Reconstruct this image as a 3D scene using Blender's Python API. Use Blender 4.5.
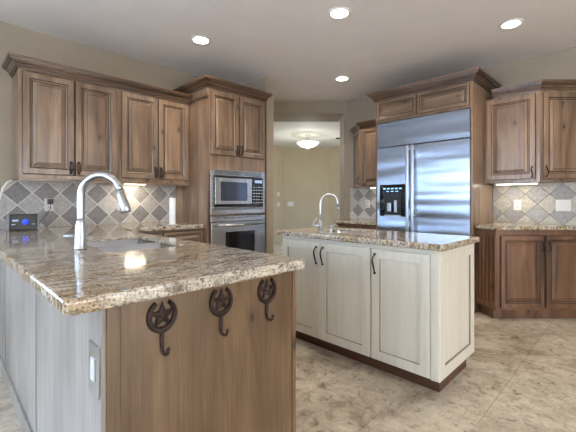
import bpy, bmesh, math, random
from mathutils import Vector, Matrix
random.seed(7)
for o in list(bpy.data.objects): bpy.data.objects.remove(o)
S = bpy.context.scene
C = S.collection
PI = math.pi
R2 = math.sqrt(2)

# ------------------------------------------------------------------ camera
H = 1.17
cd = bpy.data.cameras.new('camera'); cam = bpy.data.objects.new('camera', cd); C.objects.link(cam)
cd.lens = 22.0; cd.sensor_width = 36; cd.shift_y = -16/576; cd.clip_start = 0.02
cam.location = (0, 0, H); cam.rotation_euler = (PI/2, 0, -PI/4)
S.camera = cam
# ------------------------------------------------------------------ world, light, exposure
S.view_settings.view_transform = 'Standard'; S.view_settings.look = 'None'
S.view_settings.gamma = 1; S.view_settings.use_curve_mapping = False
S.view_settings.exposure = 0.40
w = bpy.data.worlds.new('world'); S.world = w; w.use_nodes = True
nt = w.node_tree; nt.nodes.clear()
wo = nt.nodes.new('ShaderNodeOutputWorld'); bg = nt.nodes.new('ShaderNodeBackground')
tc = nt.nodes.new('ShaderNodeTexCoord'); sx = nt.nodes.new('ShaderNodeSeparateXYZ'); cr = nt.nodes.new('ShaderNodeValToRGB')
nt.links.new(tc.outputs['Generated'], sx.inputs[0]); nt.links.new(sx.outputs[2], cr.inputs[0])
cr.color_ramp.elements[0].position = 0.0; cr.color_ramp.elements[0].color = (.35,.33,.28,1)
cr.color_ramp.elements[1].position = 0.05; cr.color_ramp.elements[1].color = (.62,.78,1,1)
nt.links.new(cr.outputs[0], bg.inputs[0]); bg.inputs[1].default_value = 2.2
nt.links.new(bg.outputs[0], wo.inputs[0])

def area(name, loc, rot, sx_, sy_, power, col):
    l = bpy.data.lights.new(name, 'AREA'); l.shape = 'RECTANGLE'; l.size = sx_; l.size_y = sy_
    l.energy = power; l.color = col
    o = bpy.data.objects.new(name, l); C.objects.link(o); o.location = loc; o.rotation_euler = rot
    return o
BLUE = (.66, .80, 1.0)
# daylight entering by the windows of the breakfast room (behind and left of the camera)
area('daylight_west', (-3.70, 1.6, 1.35), (PI/2, 0, -PI/2), 2.8, 2.1, 130, BLUE)
area('daylight_west', (-3.70, -1.5, 1.35), (PI/2, 0, -PI/2), 1.8, 2.1, 60, (.8,.88,1))
area('daylight_north', (-1.82, 4.12, 1.275), (-PI/2, 0, 0), 2.9, 1.0, 75, (.45,.68,1.0))
area('daylight_south', (1.2, -3.15, 1.35), (PI/2, 0, 0), 3.0, 2.1, 90, (1.0,.95,.88))
CAN_W = 30
WARM = (1.0, .84, .66)

# ------------------------------------------------------------------ helpers
class MB:
    def __init__(s): s.bm = bmesh.new(); s.mi = 0
    def box(s, x0, x1, y0, y1, z0, z1, bev=0.0, mi=None):
        b = bmesh.new(); bmesh.ops.create_cube(b, size=1)
        for v in b.verts:
            v.co = Vector(((x0+x1)/2+v.co.x*(x1-x0), (y0+y1)/2+v.co.y*(y1-y0), (z0+z1)/2+v.co.z*(z1-z0)))
        if bev > 0:
            bmesh.ops.bevel(b, geom=b.edges[:], offset=bev, segments=2, profile=.6, affect='EDGES')
        s.merge(b, mi); return s
    def merge(s, b, mi=None):
        m = bpy.data.meshes.new('t'); 
        if mi is not None:
            for f in b.faces: f.material_index = mi
        b.to_mesh(m); b.free(); s.bm.from_mesh(m); bpy.data.meshes.remove(m)
    def tube(s, pts, r, seg=10, mi=None, cap=True):
        pts = [Vector(p) for p in pts]; n = len(pts)
        rr = r if isinstance(r, (list, tuple)) else [r]*n
        b = bmesh.new(); rings = []; up = None
        for i, p in enumerate(pts):
            t = (pts[min(i+1,n-1)] - pts[max(i-1,0)]).normalized()
            if up is None:
                up = Vector((0,0,1)) if abs(t.z) < .9 else Vector((1,0,0))
            a = t.cross(up)
            if a.length < 1e-5: a = t.cross(Vector((0,1,0)))
            a.normalize(); bb = a.cross(t).normalized(); up = bb
            rings.append([b.verts.new(p + a*rr[i]*math.cos(2*PI*k/seg) + bb*rr[i]*math.sin(2*PI*k/seg)) for k in range(seg)])
        for i in range(n-1):
            for k in range(seg):
                b.faces.new((rings[i][k], rings[i][(k+1)%seg], rings[i+1][(k+1)%seg], rings[i+1][k]))
        if cap: b.faces.new(rings[0][::-1]); b.faces.new(rings[-1])
        bmesh.ops.recalc_face_normals(b, faces=b.faces[:])
        for f in b.faces:
            f.smooth = len(f.verts) == 4
        s.merge(b, mi); return s
    def lathe(s, prof, c=(0,0,0), seg=32, mi=None):
        b = bmesh.new(); rings = []
        for (r, z) in prof:
            if r < 1e-6: rings.append([b.verts.new((c[0], c[1], c[2]+z))])
            else: rings.append([b.verts.new((c[0]+r*math.cos(2*PI*k/seg), c[1]+r*math.sin(2*PI*k/seg), c[2]+z)) for k in range(seg)])
        for i in range(len(rings)-1):
            A, B = rings[i], rings[i+1]
            for k in range(seg):
                k2 = (k+1) % seg
                if len(A) == 1 and len(B) == 1: continue
                if len(A) == 1: f = (A[0], B[k], B[k2])
                elif len(B) == 1: f = (A[k], B[0], A[k2])
                else: f = (A[k], A[k2], B[k2], B[k])
                b.faces.new(f).smooth = True
        bmesh.ops.recalc_face_normals(b, faces=b.faces[:])
        s.merge(b, mi); return s
    def prism(s, poly, z0, z1, mi=None, axis='z', bev=0):
        b = bmesh.new()
        f_ = {'z': lambda p, h: (p[0], p[1], h), 'y': lambda p, h: (p[0], h, p[1]), 'x': lambda p, h: (h, p[0], p[1])}[axis]
        lo = [b.verts.new(f_(p, z0)) for p in poly]; hi = [b.verts.new(f_(p, z1)) for p in poly]
        n = len(poly); b.faces.new(lo[::-1]); b.faces.new(hi)
        for i in range(n): b.faces.new((lo[i], lo[(i+1)%n], hi[(i+1)%n], hi[i]))
        bmesh.ops.recalc_face_normals(b, faces=b.faces[:])
        if bev: bmesh.ops.bevel(b, geom=b.edges[:], offset=bev, segments=2, profile=.6, affect='EDGES')
        s.merge(b, mi); return s
    def xf(s, M): s.bm.transform(M); return s
    def build(s, name, mat, parent=None, loc=(0,0,0), rot=(0,0,0)):
        m = bpy.data.meshes.new(name); s.bm.to_mesh(m); s.bm.free()
        for k in (mat if isinstance(mat, (list, tuple)) else [mat]): m.materials.append(k)
        o = bpy.data.objects.new(name, m); C.objects.link(o); o.parent = parent
        o.location = loc; o.rotation_euler = rot
        return o

def tag(o, label=None, cat=None, group=None, kind=None):
    if label: o['label'] = label
    if cat: o['category'] = cat
    if group: o['group'] = group
    if kind: o['kind'] = kind
    return o
def thing(name, label, cat, loc=(0,0,0), rz=0, group=None):
    o = bpy.data.objects.new(name, None); C.objects.link(o); o.empty_display_size = .05
    o.location = loc; o.rotation_euler = (0,0,rz)
    return tag(o, label, cat, group)
def struct(mb, name, mat, **k):
    return tag(mb.build(name, mat, **k), kind='structure')
def rd(r, d):            # (sideways, ahead) -> plan point
    return ((d+r)/R2, (d-r)/R2)

def offset_poly(poly, d, closed=True):
    # shift each edge by d towards its right-hand side
    n = len(poly); out = []
    for i in range(n):
        p = Vector(poly[i]); 
        a = Vector(poly[i-1]) if (closed or i > 0) else None
        c = Vector(poly[(i+1) % n]) if (closed or i < n-1) else None
        def nrm(u, v):
            t = (v-u).normalized(); return Vector((t.y, -t.x))
        if a is None: out.append(p + nrm(p, c)*d); continue
        if c is None: out.append(p + nrm(a, p)*d); continue
        n1, n2 = nrm(a, p), nrm(p, c); m = n1+n2
        if m.length < 1e-6: out.append(p+n1*d); continue
        m.normalize(); out.append(p + m*(d/max(.2, m.dot(n1))))
    return [tuple(q) for q in out]

def sweep(mb, path, prof, mi_fn=None):
    # prof: list of (out, z); outwards is the right of the path
    b = bmesh.new(); rows = []
    for (o_, z) in prof:
        rows.append([b.verts.new((p[0], p[1], z)) for p in offset_poly(path, o_, closed=False)])
    m = len(prof)
    for i in range(m):
        A, B = rows[i], rows[(i+1) % m]
        for k in range(len(path)-1):
            f = b.faces.new((A[k], A[k+1], B[k+1], B[k]))
            if mi_fn: f.material_index = mi_fn(i)
    b.faces.new([r[0] for r in rows]); b.faces.new([r[-1] for r in rows][::-1])
    bmesh.ops.recalc_face_normals(b, faces=b.faces[:])
    mb.merge(b)

def fillet(poly, radii, seg=6):
    out = []; n = len(poly)
    for i in range(n):
        r = radii[i]; p = Vector(poly[i])
        if r <= 0: out.append(tuple(p)); continue
        a = (Vector(poly[i-1])-p).normalized(); c = (Vector(poly[(i+1)%n])-p).normalized()
        ang = a.angle(c); t = r/math.tan(ang/2)
        p1 = p+a*t; p2 = p+c*t
        cen = p + (a+c).normalized()*(r/math.sin(ang/2))
        v1, v2 = p1-cen, p2-cen
        a1 = math.atan2(v1.y, v1.x); a2 = math.atan2(v2.y, v2.x)
        da = (a2-a1+PI) % (2*PI) - PI
        for k in range(seg+1):
            q = a1+da*k/seg; out.append((cen.x+r*math.cos(q), cen.y+r*math.sin(q)))
    return out

def slab(poly, ztop, th, edge=.012):
    # stone slab with eased edges; poly clockwise seen from above => outside is left; use counter-clockwise here
    b = bmesh.new(); prof = []
    for k in range(5):
        a = PI/2*k/4; prof.append((-edge+edge*math.cos(a-PI/2+0), -th+edge-edge*math.cos(a)))
    # bottom edge rounding then top edge rounding
    prof = [(-edge*(1-math.sin(PI/2*k/4)), -th+edge*(1-math.cos(PI/2*k/4))) for k in range(5)]
    prof += [(-edge*(1-math.cos(PI/2*k/4)), -edge*(1-math.sin(PI/2*k/4))) for k in range(5)]
    rows = []
    for (o_, z) in prof:
        rows.append([b.verts.new((p[0], p[1], ztop+z)) for p in offset_poly(poly, o_)])
    n = len(poly)
    for i in range(len(rows)-1):
        for k in range(n):
            b.faces.new((rows[i][k], rows[i][(k+1)%n], rows[i+1][(k+1)%n], rows[i+1][k]))
    b.faces.new(rows[0][::-1]); b.faces.new(rows[-1])
    bmesh.ops.recalc_face_normals(b, faces=b.faces[:])
    mb = MB(); mb.merge(b); return mb

def cut(o, cutter_mb):
    c = cutter_mb.build('cutter', [], None)
    md = o.modifiers.new('cut', 'BOOLEAN'); md.operation = 'DIFFERENCE'; md.object = c; md.solver = 'EXACT'
    bpy.context.view_layer.update()
    dg = bpy.context.evaluated_depsgraph_get()
    me = bpy.data.meshes.new_from_object(o.evaluated_get(dg)); o.modifiers.clear(); o.data = me
    bpy.data.objects.remove(c)

# ------------------------------------------------------------------ materials
def newmat(name):
    m = bpy.data.materials.new(name); m.use_nodes = True; t = m.node_tree
    return m, t, t.nodes['Principled BSDF']
def N(t, kind, **kw):
    n = t.nodes.new(kind)
    for k, v in kw.items(): setattr(n, k, v)
    return n
def ramp(t, fac, stops):
    r = N(t, 'ShaderNodeValToRGB'); t.links.new(fac, r.inputs[0])
    e = r.color_ramp.elements
    while len(e) < len(stops): e.new(.5)
    for i, (p, c) in enumerate(stops): e[i].position = p; e[i].color = (*c, 1) if len(c) == 3 else c
    return r.outputs[0]
def mix(t, fac, a, b, mode='MIX'):
    m = N(t, 'ShaderNodeMix', data_type='RGBA', blend_type=mode)
    for sock, v in ((m.inputs[0], fac), (m.inputs[6], a), (m.inputs[7], b)):
        if isinstance(v, (int, float)): sock.default_value = v
        elif isinstance(v, tuple): sock.default_value = (*v, 1)
        else: t.links.new(v, sock)
    return m.outputs[2]
def math_(t, op, a, b=None):
    m = N(t, 'ShaderNodeMath', operation=op)
    for i, v in enumerate((a, b)):
        if v is None: continue
        if isinstance(v, (int, float)): m.inputs[i].default_value = v
        else: t.links.new(v, m.inputs[i])
    return m.outputs[0]
def coords(t, scale=(1,1,1), rand=True, rot=(0,0,0)):
    tc = N(t, 'ShaderNodeTexCoord'); mp = N(t, 'ShaderNodeMapping')
    mp.inputs['Scale'].default_value = scale; mp.inputs['Rotation'].default_value = rot
    t.links.new(tc.outputs['Object'], mp.inputs[0])
    if rand:
        oi = N(t, 'ShaderNodeObjectInfo'); v = N(t, 'ShaderNodeVectorMath', operation='SCALE')
        v.inputs[0].default_value = (37, 23, 51); t.links.new(oi.outputs['Random'], v.inputs['Scale'])
        a = N(t, 'ShaderNodeVectorMath', operation='ADD'); t.links.new(mp.outputs[0], a.inputs[0]); t.links.new(v.outputs[0], a.inputs[1])
        return a.outputs[0]
    return mp.outputs[0]
def noise(t, vec, scale, detail=4, rough=.55, dist=0, out='Fac'):
    n = N(t, 'ShaderNodeTexNoise'); t.links.new(vec, n.inputs['Vector'])
    n.inputs['Scale'].default_value = scale; n.inputs['Detail'].default_value = detail
    n.inputs['Roughness'].default_value = rough; n.inputs['Distortion'].default_value = dist
    return n.outputs[out]
def bump(t, bs, h, strength, dist=.002):
    b = N(t, 'ShaderNodeBump'); b.inputs['Strength'].default_value = strength; b.inputs['Distance'].default_value = dist
    t.links.new(h, b.inputs['Height']); t.links.new(b.outputs[0], bs.inputs['Normal'])
def plain(name, col, rough=.5, metal=0, emit=None, es=1, var=.06, spec=.5):
    m, t, bs = newmat(name)
    v = coords(t); f = noise(t, v, 9, 3)
    c = ramp(t, f, [(.3, tuple(x*(1-var) for x in col)), (.7, tuple(min(1, x*(1+var)) for x in col))])
    t.links.new(c, bs.inputs['Base Color']); bs.inputs['Roughness'].default_value = rough
    bs.inputs['Metallic'].default_value = metal; bs.inputs['Specular IOR Level'].default_value = spec
    if emit: bs.inputs['Emission Color'].default_value = (*emit, 1); bs.inputs['Emission Strength'].default_value = es
    return m
def wood(name, light, mid, dark, axis='z', rough=.36, knots=True, coat=.45):
    m, t, bs = newmat(name)
    st = {'z': (9, 9, 1), 'x': (1, 9, 9), 'y': (9, 1, 9)}[axis]
    fine = {'z': (70, 70, 2.5), 'x': (2.5, 70, 70), 'y': (70, 2.5, 70)}[axis]
    kn = {'z': (1, 1, .55), 'x': (.55, 1, 1), 'y': (1, .55, 1)}[axis]
    v = coords(t, st); vf = coords(t, fine); vk = coords(t, kn)
    f = noise(t, v, .8, 5, .6, 1.2)
    c = ramp(t, f, [(.28, dark), (.48, mid), (.72, light)])
    g = noise(t, vf, 1, 3, .7)
    gm = ramp(t, g, [(.3, (.72,.70,.68)), (.65, (1.05,1.04,1.03))])
    c = mix(t, .9, c, gm, 'MULTIPLY')
    blot = noise(t, vk, 3.2, 3, .5)
    c = mix(t, .8, c, ramp(t, blot, [(.3, (.62,.60,.58)), (.7, (1.25,1.25,1.25))]), 'MULTIPLY')
    if knots:
        vo = N(t, 'ShaderNodeTexVoronoi'); vo.inputs['Scale'].default_value = 5.0; vo.inputs['Randomness'].default_value = 1
        vo.voronoi_dimensions = '2D'
        sk0 = N(t, 'ShaderNodeSeparateXYZ'); t.links.new(vk, sk0.inputs[0]); ck0 = N(t, 'ShaderNodeCombineXYZ')
        wob = noise(t, vk, 9, 2, .5)
        t.links.new(math_(t, 'ADD', sk0.outputs[1 if axis == 'y' else 0], math_(t, 'MULTIPLY', wob, .05)), ck0.inputs[0]); t.links.new(sk0.outputs[2], ck0.inputs[1])
        t.links.new(ck0.outputs[0], vo.inputs['Vector'])
        sep = N(t, 'ShaderNodeSeparateColor'); t.links.new(vo.outputs['Color'], sep.inputs[0])
        pick = math_(t, 'GREATER_THAN', sep.outputs[0], .58)
        k = ramp(t, vo.outputs['Distance'], [(.0, (1,1,1)), (.035, (1,1,1)), (.06, (.40,.40,.40)), (.13, (.12,.12,.12)), (.22,(0,0,0))])
        fac = math_(t, 'MULTIPLY', k, pick)
        c = mix(t, fac, c, tuple(x*.30 for x in dark))
    t.links.new(c, bs.inputs['Base Color']); bs.inputs['Roughness'].default_value = rough
    bs.inputs['Coat Weight'].default_value = coat; bs.inputs['Coat Roughness'].default_value = .22
    bump(t, bs, g, .25, .0008)
    return m
WL, WM, WD = (.350,.240,.160), (.238,.155,.100), (.112,.064,.038)
M = {}
M['wood'] = wood('alder_wood', WL, WM, WD)
M['wood_h'] = wood('alder_wood_horizontal', WL, WM, WD, 'x')
M['wood_y'] = wood('alder_wood_cross', WL, WM, WD, 'y')
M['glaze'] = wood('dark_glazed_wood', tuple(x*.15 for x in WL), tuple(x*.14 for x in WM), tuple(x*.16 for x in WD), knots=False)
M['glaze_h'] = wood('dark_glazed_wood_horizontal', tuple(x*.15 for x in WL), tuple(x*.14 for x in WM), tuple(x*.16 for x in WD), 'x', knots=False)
DL, DM, DD = (.23,.118,.062), (.165,.08,.041), (.085,.040,.021)
M['dwood'] = wood('deep_brown_alder', DL, DM, DD)
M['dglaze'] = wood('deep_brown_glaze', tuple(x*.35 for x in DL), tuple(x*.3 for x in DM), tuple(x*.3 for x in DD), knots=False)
M['penwood'] = wood('peninsula_panel_wood', (.195,.122,.064), (.145,.088,.045), (.085,.050,.025))
M['crown'] = wood('crown_wood', (.19,.105,.064), (.135,.072,.042), (.07,.035,.021), 'x', knots=False)
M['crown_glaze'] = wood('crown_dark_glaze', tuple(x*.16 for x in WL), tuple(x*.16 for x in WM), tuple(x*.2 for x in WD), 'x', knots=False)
M['penback'] = wood('window_sheen_panel_wood', (.36,.335,.315), (.32,.295,.275), (.27,.245,.225), knots=False)  # alder, with the pale sheen of window light put into its colour
M['toe'] = wood('toe_kick_wood', (.12,.05,.03), (.09,.036,.02), (.05,.02,.012), 'x', knots=False)

# painted cream
m, t, bs = newmat('cream_glazed_paint'); M['cream'] = m
v = coords(t, (40,40,2)); f = noise(t, v, 1, 4)
c = ramp(t, f, [(.3, (.58,.545,.455)), (.6, (.635,.60,.51))])
vo = N(t, 'ShaderNodeTexVoronoi'); vo.inputs['Scale'].default_value = 7; t.links.new(coords(t, (1,1,.7)), vo.inputs['Vector'])
sep = N(t, 'ShaderNodeSeparateColor'); t.links.new(vo.outputs['Color'], sep.inputs[0])
k = math_(t, 'MULTIPLY', ramp(t, vo.outputs['Distance'], [(.0, (.7,.7,.7)), (.06, (.3,.3,.3)), (.1, (0,0,0))]), math_(t, 'GREATER_THAN', sep.outputs[0], .75))
t.links.new(mix(t, k, c, (.40,.36,.28)), bs.inputs['Base Color']); bs.inputs['Roughness'].default_value = .42
M['creamline'] = plain('cream_paint_glaze_line', (.22,.20,.15), .6)

# granite
def granite(name, tint=(1,1,1)):
    m, t, bs = newmat(name)
    v = coords(t, (1,1,1), False, (0,0,PI/4)); vs = coords(t, (.55,1.7,1), False, (0,0,PI/4))
    big = noise(t, vs, 3.0, 6, .62, 1.2)
    c = ramp(t, big, [(.28, (.24,.235,.24)), (.38, (.46,.44,.41)), (.50, (.55,.515,.44)), (.58, (.36,.275,.18)), (.66, (.52,.47,.38)), (.80,(.28,.24,.2))])
    s = noise(t, vs, 38, 4, .7, .5)
    c = mix(t, .85, c, ramp(t, s, [(.38, (.28,.24,.21)), (.47, (.80,.77,.74)), (.60, (1.2,1.2,1.2))]), 'MULTIPLY')
    s2 = noise(t, v, 120, 2, .6)
    c = mix(t, .85, c, ramp(t, s2, [(.36, (.22,.20,.19)), (.46, (1,1,1)), (.64, (1.25,1.25,1.27))]), 'MULTIPLY')
    vn = noise(t, vs, 9, 5, .6, 2.0)
    c = mix(t, ramp(t, vn, [(.60, (0,0,0)), (.70, (.7,.7,.7))]), c, (.13,.085,.055))
    c = mix(t, 1.0, c, (.93,.895,.84), 'MULTIPLY')
    t.links.new(c, bs.inputs['Base Color']); bs.inputs['Roughness'].default_value = .09
    bs.inputs['Specular IOR Level'].default_value = .6
    return m
M['granite'] = granite('speckled_tan_granite')

# walls / ceiling
def paintwall(name, col, bs_=.35):
    m, t, bs = newmat(name)
    v = coords(t, rand=False)
    f = noise(t, v, 3, 3)
    t.links.new(ramp(t, f, [(.3, tuple(x*.97 for x in col)), (.7, tuple(x*1.03 for x in col))]), bs.inputs['Base Color'])
    bs.inputs['Roughness'].default_value = .75
    bump(t, bs, noise(t, v, 60, 3), bs_, .002)
    return m
M['wall'] = paintwall('khaki_wall_paint', (.33,.28,.215))
M['ceil'] = paintwall('ceiling_paint', (.78,.735,.71))
M['hallwall'] = paintwall('olive_hall_paint', (.42,.36,.25))
M['hallceil'] = paintwall('hall_ceiling_paint', (.66,.66,.64))

# diamond tiles
def tiles(name, ax, a0, dark, light, grout, gw=.012, dd=.218, z0=1.234, low=.10):
    m, t, bs = newmat(name)
    tc = N(t, 'ShaderNodeTexCoord'); sp = N(t, 'ShaderNodeSeparateXYZ'); t.links.new(tc.outputs['Object'], sp.inputs[0])
    a = math_(t, 'SUBTRACT', sp.outputs[ax], a0); z = math_(t, 'SUBTRACT', sp.outputs[2], z0)
    u = math_(t, 'DIVIDE', math_(t, 'ADD', a, z), dd); vv = math_(t, 'DIVIDE', math_(t, 'SUBTRACT', a, z), dd)
    fu, fv = math_(t, 'FLOOR', u), math_(t, 'FLOOR', vv)
    par = math_(t, 'ABSOLUTE', math_(t, 'MODULO', math_(t, 'ADD', fu, fv), 2))
    cb = N(t, 'ShaderNodeCombineXYZ'); t.links.new(fu, cb.inputs[0]); t.links.new(fv, cb.inputs[1])
    wn = N(t, 'ShaderNodeTexWhiteNoise'); t.links.new(cb.outputs[0], wn.inputs['Vector'])
    def edge(u_, f_):
        q = math_(t, 'SUBTRACT', u_, f_)
        return math_(t, 'MINIMUM', q, math_(t, 'SUBTRACT', 1.0, q))
    e = math_(t, 'MINIMUM', edge(u, fu), edge(vv, fv))
    c = mix(t, par, dark, light)
    c = mix(t, .8, c, ramp(t, wn.outputs['Value'], [(0, (.80,.79,.78)), (1, (1.15,1.14,1.12))]), 'MULTIPLY')
    nn = noise(t, tc.outputs['Object'], 34, 5, .65)
    c = mix(t, .8, c, ramp(t, nn, [(.32, (.70,.69,.68)), (.62, (1.12,1.12,1.12))]), 'MULTIPLY')
    g = ramp(t, e, [(0, (1,1,1)), (gw*1.6, (1,1,1)), (gw*2.4, (0,0,0))])
    c = mix(t, g, c, grout)
    t.links.new(c, bs.inputs['Base Color']); bs.inputs['Roughness'].default_value = .5
    h = math_(t, 'SUBTRACT', math_(t, 'MULTIPLY', nn, .2), g); bump(t, bs, h, .6, .003)
    return m
M['tile_left'] = tiles('diamond_stone_tile', 0, .619, (.235,.225,.225), (.43,.41,.395), (.60,.58,.55), gw=.013)
M['tile_right'] = tiles('diamond_stone_tile_pale', 1, .669, (.30,.30,.30), (.42,.395,.35), (.15,.145,.14), gw=.009)
M['tile_far'] = tiles('diamond_stone_tile_far', 1, .669+.09, (.25,.25,.26), (.52,.51,.49), (.55,.53,.5), gw=.012)

# floor
m, t, bs = newmat('travertine_tiles'); M['floor'] = m
v = coords(t, rand=False)
mp = N(t, 'ShaderNodeMapping'); t.links.new(v, mp.inputs[0]); mp.inputs['Location'].default_value = (.12,.22,0)
br = N(t, 'ShaderNodeTexBrick'); t.links.new(mp.outputs[0], br.inputs['Vector'])
br.offset = .5; br.inputs['Scale'].default_value = 1; br.inputs['Brick Width'].default_value = .61; br.inputs['Row Height'].default_value = .41
br.inputs['Mortar Size'].default_value = .0028; br.inputs['Mortar Smooth'].default_value = .3; br.inputs['Bias'].default_value = 0
br.inputs['Color1'].default_value = (.40,.35,.275,1); br.inputs['Color2'].default_value = (.50,.445,.36,1); br.inputs['Mortar'].default_value = (.30,.26,.205,1)
f1 = noise(t, v, 3.5, 6, .65, 1.0); f2 = noise(t, v, 14, 6, .75, .8)
c = mix(t, .9, br.outputs['Color'], ramp(t, f1, [(.34, (.60,.54,.48)), (.46, (.98,.96,.93)), (.64, (1.3,1.3,1.27))]), 'MULTIPLY')
c = mix(t, .9, c, ramp(t, f2, [(.35, (.42,.37,.32)), (.45, (.95,.94,.93)), (.68, (1.25,1.25,1.25))]), 'MULTIPLY')
pit = noise(t, v, 60, 3, .6)
c = mix(t, ramp(t, pit, [(.30, (.8,.8,.8)), (.37, (0,0,0))]), c, (.12,.095,.07))
t.links.new(c, bs.inputs['Base Color']); bs.inputs['Roughness'].default_value = .33
hh = math_(t, 'SUBTRACT', math_(t, 'MULTIPLY', f2, .15), br.outputs['Fac']); bump(t, bs, hh, .5, .002)

# metals
def steel(name, col=(.62,.63,.65), rough=.22, axis=1, wav=0.0):
    m, t, bs = newmat(name)
    sc = [(2,300,300),(300,2,300),(300,300,2)][axis]
    v = coords(t, sc); f = noise(t, v, 1, 2)
    t.links.new(ramp(t, f, [(.3, tuple(x*.98 for x in col)), (.7, col)]), bs.inputs['Base Color'])
    bs.inputs['Metallic'].default_value = 1; bs.inputs['Roughness'].default_value = rough
    bs.inputs['Anisotropic'].default_value = .5
    if wav:
        vw = coords(t, (.5,.5,4.5)); n = noise(t, vw, 1.0, 1, .4)
        bump(t, bs, n, 1.0, wav)
        tg = N(t, 'ShaderNodeTangent', direction_type='RADIAL', axis='Z'); t.links.new(tg.outputs[0], bs.inputs['Tangent'])
        bs.inputs['Anisotropic'].default_value = .95
    return m
M['steel'] = steel('brushed_steel', (.47,.475,.49), .25)
M['fridge_steel'] = steel('fridge_brushed_steel', (.35,.405,.50), .27, 2, .022)
M['chrome'] = steel('satin_nickel', (.47,.49,.52), .33, 2)
M['sinksteel'] = steel('sink_steel', (.58,.61,.66), .22, 0)
M['bronze'] = plain('dark_bronze_iron', (.035,.024,.02), .38, .7)
M['hookiron'] = plain('brown_cast_iron', (.028,.014,.010), .5, .4)
M['blackglass'] = plain('black_glass', (.008,.009,.012), .06)
M['glassgrey'] = plain('grey_mirror_glass', (.06,.075,.11), .08, .4)
M['black'] = plain('black_plastic', (.015,.015,.017), .4)
M['white'] = plain('white_plastic', (.60,.60,.58), .35, var=.02)
M['trimwhite'] = plain('white_trim', (.78,.77,.75), .5, var=.02)
M['greyplast'] = plain('grey_plastic', (.22,.22,.23), .4, .3)
M['paper'] = plain('paper_towel', (.85,.85,.84), .9, var=.03)
M['slot'] = plain('dark_slot', (.02,.02,.02), .8, spec=.1)
M['icon'] = plain('pale_key_print', (.45,.50,.55), .4)
M['disp'] = plain('dispenser_lamp', (.1,.3,.6), .4, 0, (.35,.65,1), 1.6)
M['bluelcd'] = plain('blue_lit_dial', (.02,.05,.4), .3, 0, (.02,.06,.7), .8)
M['cyanlcd'] = plain('pale_digits', (.3,.4,.6), .3, 0, (.4,.5,.8), .35)
M['lens'] = plain('lit_lamp_lens', (1,1,1), .5, 0, (1,.95,.86), 14)
M['ucl'] = plain('lit_strip_lens', (1,1,1), .5, 0, (1,.90,.70), 7)
M['bowl'] = plain('lit_alabaster_glass', (.9,.88,.8), .4, 0, (1,.95,.82), 1.3)
m, t, bs = newmat('window_glass'); M['glass'] = m
bs.inputs['Base Color'].default_value = (1,1,1,1); bs.inputs['Roughness'].default_value = 0; bs.inputs['Transmission Weight'].default_value = 1
bs.inputs['IOR'].default_value = 1.05

# ------------------------------------------------------------------ room shell
CE = 2.72; YW = 3.92; XW = 4.57
fl = MB().prism([(-3.6,-3.0), (4.57,-3.0), (4.57,9.5), (-3.6,9.5)], -.08, 0)
fl.prism([(4.57,.5), (11,.5), (11,9.5), (4.57,9.5)], -.08, 0)
struct(fl, 'floor', M['floor'])
A = rd(1.0, 5.53)                    # where the diagonal wall meets the refrigerator wall
A = (XW, 5.53*R2-XW)
Bp = (3.05, 5.53*R2-3.05)
struct(MB().prism([(-3.7,-3.1), (XW+.1,-3.1), (XW+.1,A[1]+.04), (Bp[0]-.08, Bp[1]+.18), (Bp[0]-.1, 4.1), (-3.7,4.1)], CE, CE+.08), 'ceiling', M['ceil'])
# left wall with one window hole (x -2.9..-.6)
lw = MB()
lw.box(-3.7,-3.3,YW,YW+.12,0,CE); lw.box(-.35,2.93,YW,YW+.12,0,CE)
lw.box(-3.3,-.35,YW,YW+.12,0,.75); lw.box(-3.3,-.35,YW,YW+.12,1.80,CE)
struct(lw, 'wall_left', M['wall'])
struct(MB().prism([(2.93,3.31),(3.05,3.31),(3.05,Bp[1]+.05),(2.93,Bp[1]+.05)], 0, CE), 'wall_partition', M['wall'])
struct(MB().prism([(XW,-3.0),(XW+.12,-3.0),(XW+.12,A[1]),(XW,A[1])], 0, CE), 'wall_right', M['wall'])
# diagonal wall: passage with thick header
def dprism(mb, r0, r1, d0, d1, z0, z1):
    return mb.prism([rd(r0,d0), rd(r1,d0), rd(r1,d1), rd(r0,d1)], z0, z1)
dw = MB()
dprism(dw, -1.0, .88, 5.53, 6.12, 2.53, CE)
dw.prism([rd(.88,5.53), rd(.945,5.53), rd(.945,6.3), rd(.93,6.3), rd(.95,6.12)], 0, CE)
dprism(dw, -1.25, -1.0, 5.53, 6.12, 0, CE)
struct(dw, 'wall_diagonal', M['wall'])
dprism(MB(), 0,0,0,0,0,0)
# hall
hc = MB(); dprism(hc, -3.2, 3.2, 6.12, 9.95, 2.62, 2.70); struct(hc, 'ceiling_hall', M['hallceil'])
hw = MB()
hw.prism([rd(-.14,9.7), rd(1.13,9.7), rd(1.13,9.82), rd(-.14,9.82)], 0, 2.62)
struct(hw, 'wall_hall', M['hallwall'])
struct(MB().prism([rd(1.13,9.7), rd(1.75,9.2), rd(3.1,9.2), rd(3.1,9.82), rd(1.13,9.82)], 0, 2.62), 'wall_hall_right', M['hallwall'])
struct(MB().prism([rd(-.42,9.25), rd(-.14,9.7), rd(-.14,9.82), rd(-3.1,9.82), rd(-3.1,9.25)], 0, 2.62), 'wall_hall_left', M['hallwall'])
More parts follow.
